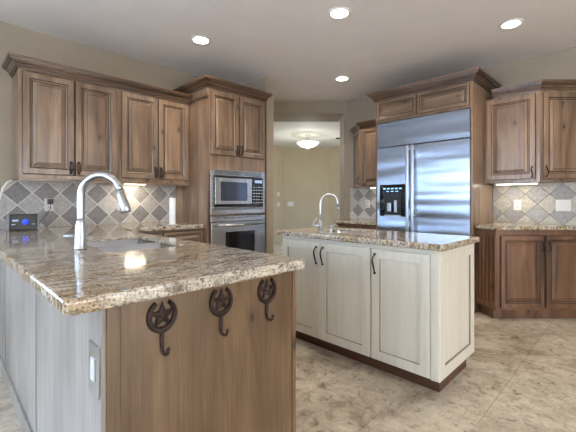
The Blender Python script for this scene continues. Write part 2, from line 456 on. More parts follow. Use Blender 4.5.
# rooms behind the camera
bw = MB()
bw.box(-3.72,-3.6,-3.1,-2.4,0,CE); bw.box(-3.72,-3.6,-.6,.2,0,CE); bw.box(-3.72,-3.6,3.0,YW,0,CE)
bw.box(-3.72,-3.6,-2.4,-.6,2.4,CE); bw.box(-3.72,-3.6,.2,3.0,2.4,CE); bw.box(-3.72,-3.6,-2.4,-.6,0,.3); bw.box(-3.72,-3.6,.2,3.0,0,.3)
struct(bw, 'wall_west', M['wall'])
sw = MB()
sw.box(-3.6,-.3,-3.12,-3.0,0,CE); sw.box(2.7,XW,-3.12,-3.0,0,CE); sw.box(-.3,2.7,-3.12,-3.0,2.4,CE); sw.box(-.3,2.7,-3.12,-3.0,0,.3)
struct(sw, 'wall_south', M['wall'])
def window(n, ax, c, a0, a1, z0, z1, nm):
    f = MB(); g = MB(); th = .05
    def B(mb, p0, p1, q0, q1, d0, d1):
        if ax == 'x': mb.box(c+d0, c+d1, p0, p1, q0, q1)
        else: mb.box(p0, p1, c+d0, c+d1, q0, q1)
    B(f, a0, a0+th, z0, z1, -.02, .04); B(f, a1-th, a1, z0, z1, -.02, .04)
    B(f, a0+th, a1-th, z0, z0+th, -.02, .04); B(f, a0+th, a1-th, z1-th, z1, -.02, .04)
    for k in range(1, nm):
        p = a0+(a1-a0)*k/nm; B(f, p-.025, p+.025, z0+th, z1-th, -.015, .03)
    o = struct(f, 'window_%d' % n, M['trimwhite'])
    B(g, a0+th, a1-th, z0+th, z1-th, .004, .008); g.build('window_glass', M['glass'], o)
window(1, 'x', -3.66, .2, 3.0, .3, 2.4, 3)
window(2, 'x', -3.66, -2.4, -.6, .3, 2.4, 2)
window(3, 'y', YW+.06, -3.3, -.35, .75, 1.80, 4)
window(4, 'y', -3.06, -.3, 2.7, .3, 2.4, 3)

# backsplashes
bsl = MB().prism([(.235,.917), (2.020,.917), (2.020,1.350), (.482,1.350), (.44,1.325), (.41,1.275), (.39,1.187), (.34,1.07), (.27,.98)], YW-.0125, YW-.0005, axis='y')
tag(bsl.build('tile_backsplash', M['tile_left']), 'grey and cream diamond stone tile backsplash under the four door wall cabinets', 'backsplash')
bt = MB(); bt.tube([(.235,YW-.014,.925),(.27,YW-.014,.98),(.34,YW-.014,1.07),(.39,YW-.014,1.187),(.41,YW-.014,1.275),(.44,YW-.014,1.325),(.474,YW-.014,1.343)], .008)
bt.build('tile_edge', M['trimwhite'], bpy.data.objects['tile_backsplash'])
tag(MB().box(XW-.0125,XW-.0005,-.40,1.200,.917,1.350).build('tile_backsplash', M['tile_right']), 'pale diamond stone tile backsplash at right with thin dark grout', 'backsplash')
tag(MB().box(XW-.0125,XW-.0005,2.335,3.19,.887,1.350).build('tile_backsplash', M['tile_far']), 'small stretch of diamond tile backsplash left of the refrigerator', 'backsplash')

# ------------------------------------------------------------------ cabinet pieces
def ring_panel(w, h, rings, dark, y_back=0.0):
    """door slab in local x (0..w), z (0..h), front towards -y; rings = (inset, y, material index of the face up to the NEXT ring)"""
    b = bmesh.new(); rows = []
    for (i, y, mi) in [(0, y_back, 0)] + rings:
        rows.append([b.verts.new(p) for p in ((i,y,i), (w-i,y,i), (w-i,y,h-i), (i,y,h-i))])
    mis = [0] + [r[2] for r in rings]
    for k in range(len(rows)-1):
        for q in range(4):
            f = b.faces.new((rows[k][q], rows[k][(q+1)%4], rows[k+1][(q+1)%4], rows[k+1][q])); f.material_index = mis[k]
    b.faces.new(rows[0][::-1]); f = b.faces.new(rows[-1]); f.material_index = mis[-1]
    bmesh.ops.recalc_face_normals(b, faces=b.faces[:])
    mb = MB(); mb.merge(b); return mb
def raised(s=.062):
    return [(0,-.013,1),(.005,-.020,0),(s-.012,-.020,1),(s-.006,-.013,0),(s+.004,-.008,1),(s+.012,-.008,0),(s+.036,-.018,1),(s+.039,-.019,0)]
def flatp(s=.065):
    return [(0,-.016,0),(.003,-.020,0),(s,-.020,1),(s+.003,-.009,0)]
def wavy_handle(parent, x, y, z0, L=.11, mat=None):
    pts = []; n = 14
    for k in range(n+1):
        u = k/n; pts.append((x + .006*math.sin(2*PI*u), y - .004 - .024*math.sin(PI*u)**.6, z0 + L*u))
    mb = MB().tube(pts, [.0045+.002*math.sin(PI*k/n)**2 for k in range(n+1)], 8)
    for z in (z0, z0+L): mb.lathe([(0,-.008),(.008,-.006),(.009,0),(.008,.006),(0,.008)], (x, y-.004, z), 10)
    return mb.build('handle', mat or M['bronze'], parent)
def cage_handle(parent, x, y, z0, L=.085):
    mb = MB()
    for s in (-1, 1):
        mb.tube([(x + s*.015*math.sin(PI*k/10)*(1+.3*math.sin(3*PI*k/10)), y-.006-.018*math.sin(PI*k/10), z0+L*k/10) for k in range(11)], .0038, 8)
    mb.tube([(x, y-.006-.020*math.sin(PI*k/10), z0+L*k/10) for k in range(11)], .003, 8)
    for z in (z0, z0+L): mb.lathe([(0,-.009),(.010,-.007),(.012,0),(.010,.007),(0,.009)], (x, y-.005, z), 10)
    return mb.build('handle', M['bronze'], parent)
def door(parent, x, z, w, h, style, mats, handle=None, hz=None, hl=.10, name='door', y=0.0, kind='cage'):
    d = ring_panel(w, h, style, mats).build(name, mats, parent, (x, y, z))
    if handle is not None:
        hx = {'l': .028, 'r': w-.028, 'c': w/2}[handle]
        (cage_handle if kind == 'cage' else wavy_handle)(d, hx, -.020, hz, hl)
    return d
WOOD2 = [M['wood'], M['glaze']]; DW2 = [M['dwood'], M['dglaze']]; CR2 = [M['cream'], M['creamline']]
def crown_prof(z, h, out):
    return [(0, z), (out*.16, z), (out*.18, z+h*.16), (out*.30, z+h*.17), (out*.31, z+h*.27), (out*.40, z+h*.40), (out*.58, z+h*.54),
            (out*.60, z+h*.62), (out*.80, z+h*.63), (out*.84, z+h*.76), (out*.97, z+h*.78), (out, z+h), (0, z+h)]
CMI = lambda i: 1 if i in (0, 2, 3, 6, 7, 9) else 0

# ---- left wall cabinets (two units, two doors each)
UZ0, UZ1 = 1.352, 2.250; YU = 3.59
for i, (x0, x1, xm, lab) in enumerate(((.476, 1.255, .878, 'knotty alder two door wall cabinet at far left, over the clock radio'),
                                  (1.257, 2.020, 1.648, 'knotty alder two door wall cabinet next to the tall oven cabinet, over the paper towel'))):
    t_ = thing('wall_cabinet', lab, 'cabinet', (x0, YU, UZ0), 0, 'wall cabinets over the sink counter')
    W = x1-x0; hh = UZ1-UZ0
    b = MB().box(0, W, 0, YW-YU-.001, 0, hh, .002); b.box(0, W, -.004, .0, 0, .03, .001); b.build('body', M['wood'], t_)
    dm = xm-x0
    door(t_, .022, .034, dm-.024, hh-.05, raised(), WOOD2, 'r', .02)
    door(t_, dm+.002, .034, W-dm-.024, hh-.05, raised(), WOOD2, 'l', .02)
cm = MB(); sweep(cm, [(.476, YW-.001), (.476, YU), (2.020, YU)], crown_prof(UZ1+.001, .085, .075), CMI)
# outside is right of path: path runs towards -y then +x -> right side is -x, then -y
tag(cm.build('crown_molding', [M['crown'], M['crown_glaze']]), 'stepped alder crown molding above the four left wall cabinet doors', 'molding')
lr = MB().box(.478, 2.018, YU+.002, YU+.02, UZ0-.022, UZ0-.001, .002)
tag(lr.build('light_rail', M['wood_h']), 'thin alder light rail along the bottom of the left wall cabinets', 'molding')

# ---- tall oven cabinet
TX0, TX1, TY = 2.022, 2.826, 3.22
t_ = thing('oven_cabinet', 'tall knotty alder cabinet housing the microwave and wall oven', 'cabinet', (TX0, TY, 0))
W = TX1-TX0
b = MB(); D = YW-TY-.001
b.box(0,.02,0,D,0,2.362,.001); b.box(W-.02,W,0,D,0,2.362,.001); b.box(.02,W-.02,D-.02,D,.1,2.36)
b.box(.02,W-.02,0,D-.02,1.50,2.36,.001); b.box(.02,W-.02,0,D-.02,.9999,1.0134); b.box(.02,W-.02,.06,D-.02,0,.1); b.box(.02,W-.02,0,D-.02,.1,.34,.001)
b.build('body', M['wood'], t_)
for s, (x, wd) in enumerate(((.024, W/2-.026), (W/2+.002, W/2-.026))):
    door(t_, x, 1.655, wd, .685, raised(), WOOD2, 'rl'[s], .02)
dr = door(t_, .024, .12, W-.048, .19, raised(.045), [M['wood_h'], M['glaze_h']], None, name='drawer')
cm = MB(); sweep(cm, [(TX0, YW-.001), (TX0, TY), (TX1, TY), (TX1, TY+.08)], crown_prof(2.363, .095, .066), CMI)
cm.xf(Matrix.Translation((-TX0, -TY, 0))); cm.build('crown', [M['crown'], M['crown_glaze']], t_)

# microwave
mw = thing('built_in_microwave', 'stainless trimmed built-in microwave above the wall oven', 'microwave', (TX0+.024, TY, 1.016))
mW, mH = .756, .482
f = MB(); f.box(0,mW,-.022,0,mH-.062,mH,.003); f.box(0,mW,-.022,0,0,.075,.003); f.box(0,.035,-.022,0,.075,mH-.062,.002); f.box(mW-.035,mW,-.022,0,.075,mH-.062,.002)
f.build('trim_kit', M['steel'], mw)
v_ = MB()
for k in range(5): v_.box(.05, mW-.05, -.0235, -.0215, mH-.05+k*.009, mH-.046+k*.009)
v_.build('vent_slots', M['slot'], mw)
v_ = MB()
for k in range(4): v_.box(.04, mW-.04, -.0235, -.0215, .045+k*.007, .0485+k*.007)
v_.build('vent_slots', M['slot'], mw)
MB().box(.035, mW-.035, -.018, .3, .075, mH-.062).build('oven_body', M['black'], mw)
dd_ = MB().box(.040,.55,-.034,-.019,.085,.410,.004).build('microwave_door', M['blackglass'], mw)
fr = MB(); 
fr.box(.045,.115,-.040,-.035,.110,.395,.002); fr.box(.480,.545,-.040,-.035,.110,.395,.002); fr.box(.115,.480,-.040,-.035,.110,.145,.002); fr.box(.115,.480,-.040,-.035,.350,.395,.002)
fr.build('door_frame', M['steel'], dd_)
MB().box(.115,.480,-.038,-.0345,.145,.350).build('window', M['glassgrey'], dd_)
kp = MB().box(.555,mW-.04,-.034,-.019,.085,.410,.004).build('keypad', M['blackglass'], mw)
for r_ in range(6):
    for c_ in range(4): MB().box(.570+c_*.038,.590+c_*.038,-.0352,-.0341,.118+r_*.036,.127+r_*.036).build('key', M['icon'], kp)
MB().box(.59,.70,-.0355,-.0343,.352,.385).build('clock_display', M['cyanlcd'], kp)

# wall oven
ov = thing('wall_oven', 'stainless steel wall oven below the microwave', 'oven', (TX0+.024, TY, .345))
oH = .650
MB().box(.02, mW-.02, 0, .5, 0, oH).build('body', M['black'], ov)
MB().box(0, mW, -.022, -.001, oH-.06, oH, .003).build('control_panel', M['steel'], ov)
od = MB(); od.box(0,mW,-.036,-.001,0,oH-.065,.006); od = od.build('oven_door', M['steel'], ov)
MB().box(.18,mW-.17,-.039,-.0365,.17,oH-.175,.001).build('oven_window', M['blackglass'], od)
hb = MB().tube([(.05,-.075,oH-.10),(mW-.05,-.075,oH-.10)], .012, 12); 
for x in (.08, mW-.08): hb.tube([(x,-.036,oH-.10),(x,-.075,oH-.10)], .009, 10)
hb.build('handle', M['steel'], od)
sl = MB()
for k in range(7): sl.box(.06+k*.095,.13+k*.095,-.0235,-.0215,oH-.022,oH-.014)
sl.build('vent_slots', M['slot'], ov)

# ---- refrigerator enclosure
FX, FY0, FY1 = 3.87, 1.204, 2.325      # local x = 0 at FY1 (left), grows towards -Y
en = thing('refrigerator_cabinet', 'tall alder refrigerator surround with two small doors above and crown', 'cabinet', (FX, FY1, 0), -PI/2)
EW = FY1-FY0; ED = XW-FX-.001
b = MB(); b.box(0,.022,0,ED,0,2.385,.001); b.box(EW-.022,EW,0,ED,0,2.385,.001); b.box(.022,EW-.022,0,ED,2.118,2.385,.001)
b.build('body', M['wood'], en)
for s, (x, wd) in enumerate(((.026, .505), (.537, EW-.537-.026))):
    door(en, x, 2.140, wd, .235, raised(.042), [M['wood_h'], M['glaze_h']], None)
cm = MB(); sweep(cm, [(0, ED), (0, 0), (EW, 0), (EW, ED)], crown_prof(2.386, .10, .085), CMI); cm.build('crown', [M['crown'], M['crown_glaze']], en)
# ---- refrigerator
fr_ = thing('refrigerator', 'built-in stainless side by side refrigerator with ice dispenser', 'refrigerator', (FX, FY1-.026, 0), -PI/2)
RW = 1.069; SP = .448
MB().box(.002, RW-.002, .03, ED-.04, .0, 2.112).build('body', M['black'], fr_)
g = MB().box(.001, RW-.001, -.012, .028, 1.812, 2.106, .004)
g.build('top_grille', M['fridge_steel'], fr_)
MB().box(.004, RW-.004, .0, .03, .0, .10).build('kick_plate', M['black'], fr_)
fd = MB().box(.001, SP-.003, -.012, .028, .11, 1.804, .004).build('freezer_door', M['fridge_steel'], fr_)
rdn = MB().box(SP+.003, RW-.001, -.012, .028, .11, 1.804, .004).build('fridge_door', M['fridge_steel'], fr_)
for par_, x in ((fd, SP-.030), (rdn, SP+.030)):
    hh = MB().box(x-.016, x+.016, -.075, -.058, .22, 1.795, .007)
    for z in (.26, 1.0, 1.76): hh.box(x-.010, x+.010, -.058, -.0125, z-.012, z+.012)
    hh.build('handle', M['chrome'], par_)
# dispenser: x .055-.39 of left door
dz0, dz1 = .975, 1.355
ds = MB(); ds.box(.040,.385,-.020,-.0125,dz1-.10,dz1,.003); ds.box(.040,.105,-.020,-.0125,dz0,dz1-.10); ds.box(.320,.385,-.020,-.0125,dz0,dz1-.10); ds.box(.105,.320,-.020,-.0125,dz0,dz0+.035)
ds = ds.build('dispenser', M['blackglass'], fr_)
MB().box(.105,.320,-.0165,-.0125,dz0+.035,dz1-.10).build('recess', M['black'], ds)
q = MB()
q.box(.15,.20,-.045,-.017,dz0+.06,dz0+.16,.006); q.box(.24,.27,-.04,-.017,dz0+.05,dz0+.19,.005)
q.build('lever', M['chrome'], ds)
for k in range(5): MB().box(.09+k*.052,.12+k*.052,-.0215,-.0203,dz1-.055,dz1-.042).build('button', M['disp'], ds)
for k in range(3): MB().box(.13+k*.06,.165+k*.06,-.0215,-.0203,dz1-.085,dz1-.078).build('button', M['disp'], ds)
MB().box(.11,.315,-.028,-.0205,dz0+.0,dz0+.02,.003).build('drip_tray', M['steel'], ds)

# ---- small wall cabinet left of the refrigerator
XU = 4.24; yA = 2.79
poly = [(XU, 2.338), (XW-.013, 2.338), (XW-.001, 2.338), (XW-.001, A[1]-.03), (XU, yA)]
poly = [(XU, 2.338), (XW-.001, 2.338), (XW-.001, 3.12), (XU, yA)]
so = thing('wall_cabinet', 'small angled alder wall cabinet between the hall opening and the refrigerator', 'cabinet', (XU, yA, 1.352), -PI/2)
def loc_poly(P, ox, oy):   # world -> local for rotation -90
    return [(-(p[1]-oy), p[0]-ox) for p in P]
hU = 2.17-1.352
MB().prism(loc_poly(poly, XU, yA), 0, hU).build('body', M['wood'], so)
door(so, .016, .02, .415, hU-.03, raised(.055), WOOD2, None)
lp = math.hypot(XW-XU, 3.12-yA)
# narrow angled end panel with a pull
ep = ring_panel(lp-.02, hU-.03, flatp(.04), WOOD2)
ang = math.atan2(-(XW-.001-XU), 3.12-yA)
epo = ep.build('end_panel', WOOD2, so)
p0 = Vector(loc_poly([(XW-.001, 3.12)], XU, yA)[0]); p1 = Vector((0, 0)); dv = (p1-p0).normalized()
epo.location = (p0.x+dv.x*.015, p0.y+dv.y*.015, .02); epo.rotation_euler = (0, 0, math.atan2(dv.y, dv.x))
cage_handle(epo, lp-.06, -.02, .03)
cm = MB(); pp = loc_poly([(XW-.001, 3.12), (XU, yA), (XU, 2.42)], XU, yA)
sweep(cm, pp, crown_prof(hU+.001, .085, .07), CMI); cm.build('crown', [M['crown'], M['crown_glaze']], so)
# base + counter beneath it
bc = thing('base_cabinet', 'alder base cabinet left of the refrigerator, behind the island', 'cabinet', (3.97, 3.0, 0), -PI/2)
MB().prism(loc_poly([(3.97,2.338),(XW-.001,2.338),(XW-.001,3.16),(4.15,3.16),(3.97,3.0)], 3.97, 3.0), .1, .845).build('body', M['dwood'], bc)
MB().prism(loc_poly([(4.03,2.338),(XW-.001,2.338),(XW-.001,3.1),(4.2,3.1),(4.03,2.95)], 3.97, 3.0), 0, .1).build('toe_kick', M['toe'], bc)
door(bc, .01, .12, .32, .55, raised(.05), DW2, 'l', .40); door(bc, .335, .12, .32, .55, raised(.05), DW2, 'r', .40)
door(bc, .01, .68, .32, .15, raised(.035), DW2, None, name='drawer'); door(bc, .335, .68, .32, .15, raised(.035), DW2, None, name='drawer')
tag(slab([(3.94,2.336),(XW-.014,2.336),(XW-.014,3.20),(4.14,3.20),(3.94,3.01)], .885, .038).build('countertop', M['granite']), 'short granite countertop between hall opening and refrigerator', 'countertop')

# ---- right wall cabinets
rc = thing('wall_cabinet', 'single door alder wall cabinet right of the refrigerator surround', 'cabinet', (XU, 1.200, UZ0), -PI/2)
MB().box(0, .499, 0, XW-XU-.001, 0, .905, .001).build('body', M['wood'], rc)
door(rc, .02, .03, .445, .855, raised(), WOOD2, 'r', .02, kind='wavy')
# angled end cabinet: front from (4.24,.70) to the wall
ec = thing('wall_cabinet', 'angled end alder wall cabinet at the right edge of the picture', 'cabinet', (XU, .700, UZ0), -PI/4)
e_ = .4652
MB().prism([(0,0),(e_,0),(e_/2,e_/2)], 0, .905).build('body', M['wood'], ec)
door(ec, .016, .03, e_-.035, .855, raised(), WOOD2, 'l', .02, kind='wavy')
cm = MB(); sweep(cm, [(XU,1.117),(XU,.70),(XW-.001,.372)], crown_prof(UZ0+.906, .085, .07), CMI)
tag(cm.build('crown_molding', [M['crown'], M['crown_glaze']]), 'stepped alder crown molding bending over the right wall cabinets', 'molding')

# ---- right base: fluted pilaster + two doors on the angled front
DB = 3.42
P1 = (3.848, .989); P0 = (3.952, 1.198); P2 = (XW-.001, DB*R2-XW+.001)
br_ = thing('base_cabinet', 'dark alder two door base cabinet with fluted pilaster under the right counter', 'cabinet', (P1[0], P1[1], 0), -PI/4)
Mi = (Matrix.Translation((P1[0], P1[1], 0)) @ Matrix.Rotation(-PI/4, 4, 'Z')).inverted()
def L(p): 
    q = Mi @ Vector((p[0], p[1], 0)); return (q.x, q.y)
MB().prism([L(P0), L(P1), L(P2), L((XW-.001, 1.198))], .10, .874).build('body', M['dwood'], br_)
def inset(p, k): return p
toe = [L((4.02,1.19)), (.03,.07), (1.0,.07), L((XW-.001,.5)), L((XW-.001,1.19))]
toe = [L((4.03,1.197)), (.01,.06), (.94,.06), L((XW-.002,.40)), L((XW-.002,1.197))]
MB().prism(toe, 0, .10).build('toe_kick', M['dwood'], br_)
bw_ = math.hypot(P2[0]-P1[0], P2[1]-P1[1])
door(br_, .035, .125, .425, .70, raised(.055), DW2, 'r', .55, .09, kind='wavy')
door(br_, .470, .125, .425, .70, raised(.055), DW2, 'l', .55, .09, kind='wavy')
# fluted pilaster as its own part
l0, l1 = Vector(L(P0)), Vector(L(P1)); dv = (l1-l0); PL = dv.length; dv.normalize()
pm = MB(); nfl = 5; bw0 = PL/(nfl*2+1)
pm.box(0, PL, -.010, -.001, .115, .16, .001); pm.box(0, PL, -.010, -.001, .81, .86, .001)
for k in range(nfl+1): pm.box(k*2*bw0, k*2*bw0+bw0*1.15 if k < nfl else PL, -.010, -.001, .16, .81, .002)
pm.box(0, PL, -.003, -.001, .16, .81, 0, 1)
po = pm.build('fluted_pilaster', DW2, br_, (l0.x, l0.y, 0), (0, 0, math.atan2(dv.y, dv.x)))
# counter
ctp = [(3.925,1.201), (3.825,.985), (XW-.014,.985-(XW-.014-3.825)), (XW-.014,1.201)]
tag(slab(ctp, .915, .038).build('countertop', M['granite']), 'granite countertop at right below the pale diamond tiles', 'countertop')

# ------------------------------------------------------------------ peninsula and sink counter
PX0, PX1, PY0 = .332, 1.090, 1.052
pc = thing('peninsula_cabinet', 'alder peninsula base in the foreground with plain wooden end and back panels coloured pale for window sheen', 'cabinet', (PX0, PY0, 0))
b = MB(); b.box(.012, PX1-PX0-.0, .014, 3.27-PY0, .10, .58, 0); 
b.box(.012, PX1-PX0, .014, .70, .58, .870); b.box(.012, PX1-PX0, 1.52, YW-PY0-.002, .10, .870); b.box(.012,.20,.70,1.52,.58,.870); b.box(.70,PX1-PX0,.70,1.52,.58,.870)
b.box(.012, PX1-PX0-.06, .014, YW-PY0-.002, 0, .10)
b.build('body', M['wood'], pc)
ep = MB(); W = PX1-PX0
MB().box(.003,.011,.014,YW-PY0-.003,.0,.869).build('seam_shade_sheet', M['slot'], pc)  # dark sheet added behind the panels to stand in for seam shade
ep.box(.042, W-.016, 0, .013, 0, .870); ep.build('end_panel', M['penwood'], pc)
MB().box(.002, .040, -.006, .013, 0, .870, .002).build('corner_post', M['penwood'], pc)
MB().box(W-.015, W+.004, -.006, .013, 0, .870, .002).build('corner_post', M['dwood'], pc)
ys = [.0, .893, 1.888, YW-PY0-.002]
for a_, c_ in zip(ys[:-1], ys[1:]):
    MB().box(-.010, .0015, a_+.010-(.013 if a_ == 0 else 0), c_-.010, 0, .870, .0015).build('back_panel', M['penback'], pc)
MB().box(-.022, -.0105, .0, YW-PY0-.002, 0, .085, .003).build('base_trim', M['penback'], pc)
for k in range(3):
    dd_ = door(pc, 0, 0, .40, .55, raised(), WOOD2, 'r', .42)
    dd_.location = (W+.001, .06+k*.42, .12); dd_.rotation_euler = (0,0,PI/2)
    dd_ = door(pc, 0, 0, .40, .16, raised(.04), WOOD2, None, name='drawer')
    dd_.location = (W+.001, .06+k*.42, .69); dd_.rotation_euler = (0,0,PI/2)
# base under the wall run
bc = thing('base_cabinet', 'alder base cabinet with drawers under the counter beside the oven cabinet', 'cabinet', (1.092, 3.30, 0))
MB().box(0, .928, 0, YW-3.30-.002, .10, .870, .001).build('body', M['wood'], bc)
MB().box(0, .928, .06, YW-3.30-.002, 0, .10).build('toe_kick', M['toe'], bc)
for k in range(2):
    door(bc, .02+k*.455, .69, .445, .165, raised(.042), [M['wood_h'], M['glaze_h']], None, name='drawer')
    door(bc, .02+k*.455, .12, .445, .55, raised(), WOOD2, 'rl'[k], .42)

pts = [(.227,1.020),(1.134,1.020),(1.134,3.270),(2.020,3.270),(2.020,YW-.014),(.227,YW-.014)]
pol = fillet(pts, [.028,.02,.06,0,0,0])
ct = slab(pol, .915, .043, .012).build('countertop', M['granite'])
SX0, SX1, SY0, SY1 = .600, 1.000, 1.81, 2.50
sink_hole = fillet([(SX0,SY0),(SX1,SY0),(SX1,SY1),(SX0,SY1)], [.05]*4)
cut(ct, MB().prism(sink_hole, .80, 1.0))
tag(ct, 'large L-shaped tan granite countertop running over the peninsula in front', 'countertop')
# sink (two bowls)
def bowl(mb, x0, x1, y0, y1, ztop, dep, r=.05, rim=.012):
    P = fillet([(x0,y0),(x1,y0),(x1,y1),(x0,y1)], [r]*4)
    b = bmesh.new(); rows = []
    for (o_, z) in ((rim, ztop), (0, ztop), (-.004, ztop-dep*.9), (-.02, ztop-dep), ):
        rows.append([b.verts.new((p[0], p[1], z)) for p in offset_poly(P, o_)])
    n = len(P)
    for i in range(len(rows)-1):
        for k in range(n):
            f = b.faces.new((rows[i][k], rows[i][(k+1)%n], rows[i+1][(k+1)%n], rows[i+1][k])); f.smooth = i > 0
    b.faces.new(rows[-1]); mb.merge(b)
sk = thing('undermount_sink', 'double bowl stainless sink set in the peninsula counter', 'sink', ((SX0+SX1)/2, (SY0+SY1)/2, .66))
T = Matrix.Translation((-(SX0+SX1)/2, -(SY0+SY1)/2, -.66))
mb = MB(); bowl(mb, SX0+.004, SX1-.004, SY0+.004, 2.16, .902, .20, rim=.003); mb.xf(T).build('bowl', M['sinksteel'], sk)
mb = MB(); bowl(mb, SX0+.004, SX1-.004, 2.168, SY1-.004, .902, .20, rim=.003); mb.xf(T).build('bowl', M['sinksteel'], sk)
mb = MB()
for k in range(9): mb.tube([(SX0+.03+k*.04, SY0+.03, .760), (SX0+.03+k*.04, 2.13, .760)], .003, 6)
for k in range(7): mb.tube([(SX0+.03, SY0+.03+k*.04, .764), (SX1-.03, SY0+.03+k*.04, .764)], .003, 6)
mb.xf(T).build('bottom_grid', M['white'], sk)
for y in (2.01, 2.34):
    MB().lathe([(0,.004),(.03,.004),(.042,.001),(.042,0)], ((SX0+SX1)/2, y, .695)).xf(T).build('drain', M['chrome'], sk)

# faucet
fx, fy = .533, 2.058
fa = thing('kitchen_faucet', 'tall satin nickel gooseneck faucet with pull-down spray at the peninsula sink', 'faucet', (fx, fy, .9155))
MB().lathe([(0,0),(.030,0),(.031,.006),(.027,.012),(.0275,.06),(.026,.10),(.021,.14),(.0180,.16),(0,.15)]).build('base', M['chrome'], fa)
arc = []; ra = .105; zc = .280
ux, uy = 1/R2*.98, -1/R2*.98           # spout swings over the sink
for k in range(4): arc.append((0,0,.10+(zc-.10)*k/4))
for k in range(0, 19):
    a = PI - PI*1.0*k/18*.93
    arc.append((ux*(ra+ra*math.cos(a)), uy*(ra+ra*math.cos(a)), zc+ra*math.sin(a)))
end = Vector(arc[-1]); dirv = (Vector(arc[-1])-Vector(arc[-2])).normalized()
MB().tube(arc, .0175, 16).build('gooseneck', M['chrome'], fa)
e1 = end+dirv*.0; 
sp_ = MB().tube([e1, e1+dirv*.02, e1+dirv*.022, e1+dirv*.085, e1+dirv*.112, e1+dirv*.118], [.0185,.019,.0195,.0245,.0275,.023], 18)
sp_ = sp_.build('spray_head', M['chrome'], fa)
nb = e1+dirv*.055; nv = Vector((-uy*0-ux, -uy, 0)).normalized()
MB().tube([nb+Vector((ux,uy,0))*-.020, nb+Vector((ux,uy,0))*-.026], .007, 10).build('spray_button', M['black'], sp_)
lv = MB().tube([(-.045,.045,.065),(-.024,.024,.065)], .010, 12); lv.tube([(-.062,.062,.066),(-.040,.040,.066)], [.007,.010], 10)
lv.tube([(.0,.0,.066),(.045,.05,.068),(.07,.075,.072)], [.010,.007,.007], 10)
lv.build('lever', M['chrome'], fa)

# ---- horseshoe star hooks
def hook(X, lab):
    h = thing('horseshoe_hook', lab, 'hook', (X, PY0-.0005, .692), 0, 'horseshoe hooks on the peninsula end')
    cz = .121; R_ = .047
    pts = []
    hs = MB(); n = 28
    prof = []
    b = bmesh.new(); rows = []
    for k in range(n+1):
        a = PI/2 + math.radians(30) + (2*PI-math.radians(60))*k/n
        wv = .0092 - .003*abs(math.cos((a-PI/2)/2))
        c_ = []
        for (dr_, dy) in ((-wv,0),(-wv,-.008),(-wv*.5,-.012),(wv*.5,-.012),(wv,-.008),(wv,0)):
            rr = R_*(1.0)+dr_-.004; c_.append(b.verts.new((rr*math.cos(a)*.97, dy-.0005, cz+rr*math.sin(a)*1.05)))
        rows.append(c_)
    for k in range(n):
        for q in range(6): b.faces.new((rows[k][q], rows[k][(q+1)%6], rows[k+1][(q+1)%6], rows[k+1][q]))
    b.faces.new(rows[0][::-1]); b.faces.new(rows[-1]); bmesh.ops.recalc_face_normals(b, faces=b.faces[:])
    hs.merge(b); 
    for k in range(7):
        a = PI/2 + math.radians(40) + (2*PI-math.radians(80))*k/6
        if k == 3: continue
        hs.lathe([(0,-.002),(.0035,0),(0,.002)], ((R_-.004)*math.cos(a)*.97, -.013, cz+(R_-.004)*math.sin(a)*1.05), 8)
    hs.build('horseshoe', M['hookiron'], h)
    b = bmesh.new(); ro, ri = .044, .0175; vs = []
    ctr = b.verts.new((0, -.017, cz))
    for k in range(10):
        a = PI/2 + k*PI/5; r0 = ro if k % 2 == 0 else ri
        vs.append((b.verts.new((r0*math.cos(a), -.008, cz+r0*math.sin(a))), b.verts.new((r0*math.cos(a), -.001, cz+r0*math.sin(a)))))
    for k in range(10):
        p, q = vs[k], vs[(k+1)%10]
        b.faces.new((ctr, p[0], q[0])); b.faces.new((p[0], p[1], q[1], q[0]))
    b.faces.new([p[1] for p in vs]); bmesh.ops.recalc_face_normals(b, faces=b.faces[:])
    st = MB(); st.merge(b); st.build('star', M['hookiron'], h)
    sk_ = MB().box(-.006, .006, -.007, -.0005, .022, .076, .001)
    sk_.tube([(0,-.005,.030),(0,-.006,.012),(.002,-.012,.004),(.004,-.022,.0035),(.006,-.030,.010),(.007,-.032,.020)], [.005,.0055,.0055,.0055,.005,.005], 10)
    sk_.lathe([(0,-.007),(.006,-.003),(.006,.003),(0,.007)], (.007,-.032,.022), 12)
    sk_.build('hook', M['hookiron'], h)
hook(.496, 'dark iron horseshoe and star hook nearest the left corner of the peninsula end')
hook(.714, 'dark iron horseshoe and star hook, middle of the three')
hook(.930, 'dark iron horseshoe and star hook nearest the right end of the peninsula')

# ---- outlets / switches
def plate(label, loc, rz, w=.072, h=.118, kind='duplex', gangs=1, group='wall plates', mat=None):
    t_ = thing('wall_plate', label, 'outlet' if kind == 'duplex' else 'switch', loc, rz, None)
    MB().box(-w/2, w/2, -.006, -.0002, -h/2, h/2, .002).build('plate', mat or M['white'], t_)
    for g_ in range(gangs):
        cx = (g_-(gangs-1)/2)*.046
        if kind == 'duplex':
            for z in (-.026, .026):
                s_ = MB().box(cx-.016, cx+.016, -.0085, -.0055, z-.015, z+.015, .002).build('socket', M['white'], t_)
                MB().box(cx-.008, cx-.005, -.0095, -.008, z-.006, z+.007).box(cx+.005, cx+.008, -.0095, -.008, z-.006, z+.007).build('slot', M['slot'], s_)
        else:
            MB().box(cx-.015, cx+.015, -.0095, -.0055, -.032, .032, .002).build('rocker', M['white'], t_)
    return t_
plate('white outlet with black charger plugged in, above the clock radio', (.746, YW-.0125, 1.125), 0)
plate('white outlet behind the peninsula faucet spray head', (1.387, YW-.0125, 1.12), 0)
plate('single white outlet on the right tile backsplash', (XW-.0125, .959, 1.115), -PI/2)
plate('wide white double switch plate at right edge of the tile backsplash', (XW-.0125, .557, 1.115), -PI/2, .125, .118, 'switch', 2)
plate('white outlet on the small tile area left of the refrigerator', (XW-.0125, 2.87, 1.11), -PI/2)
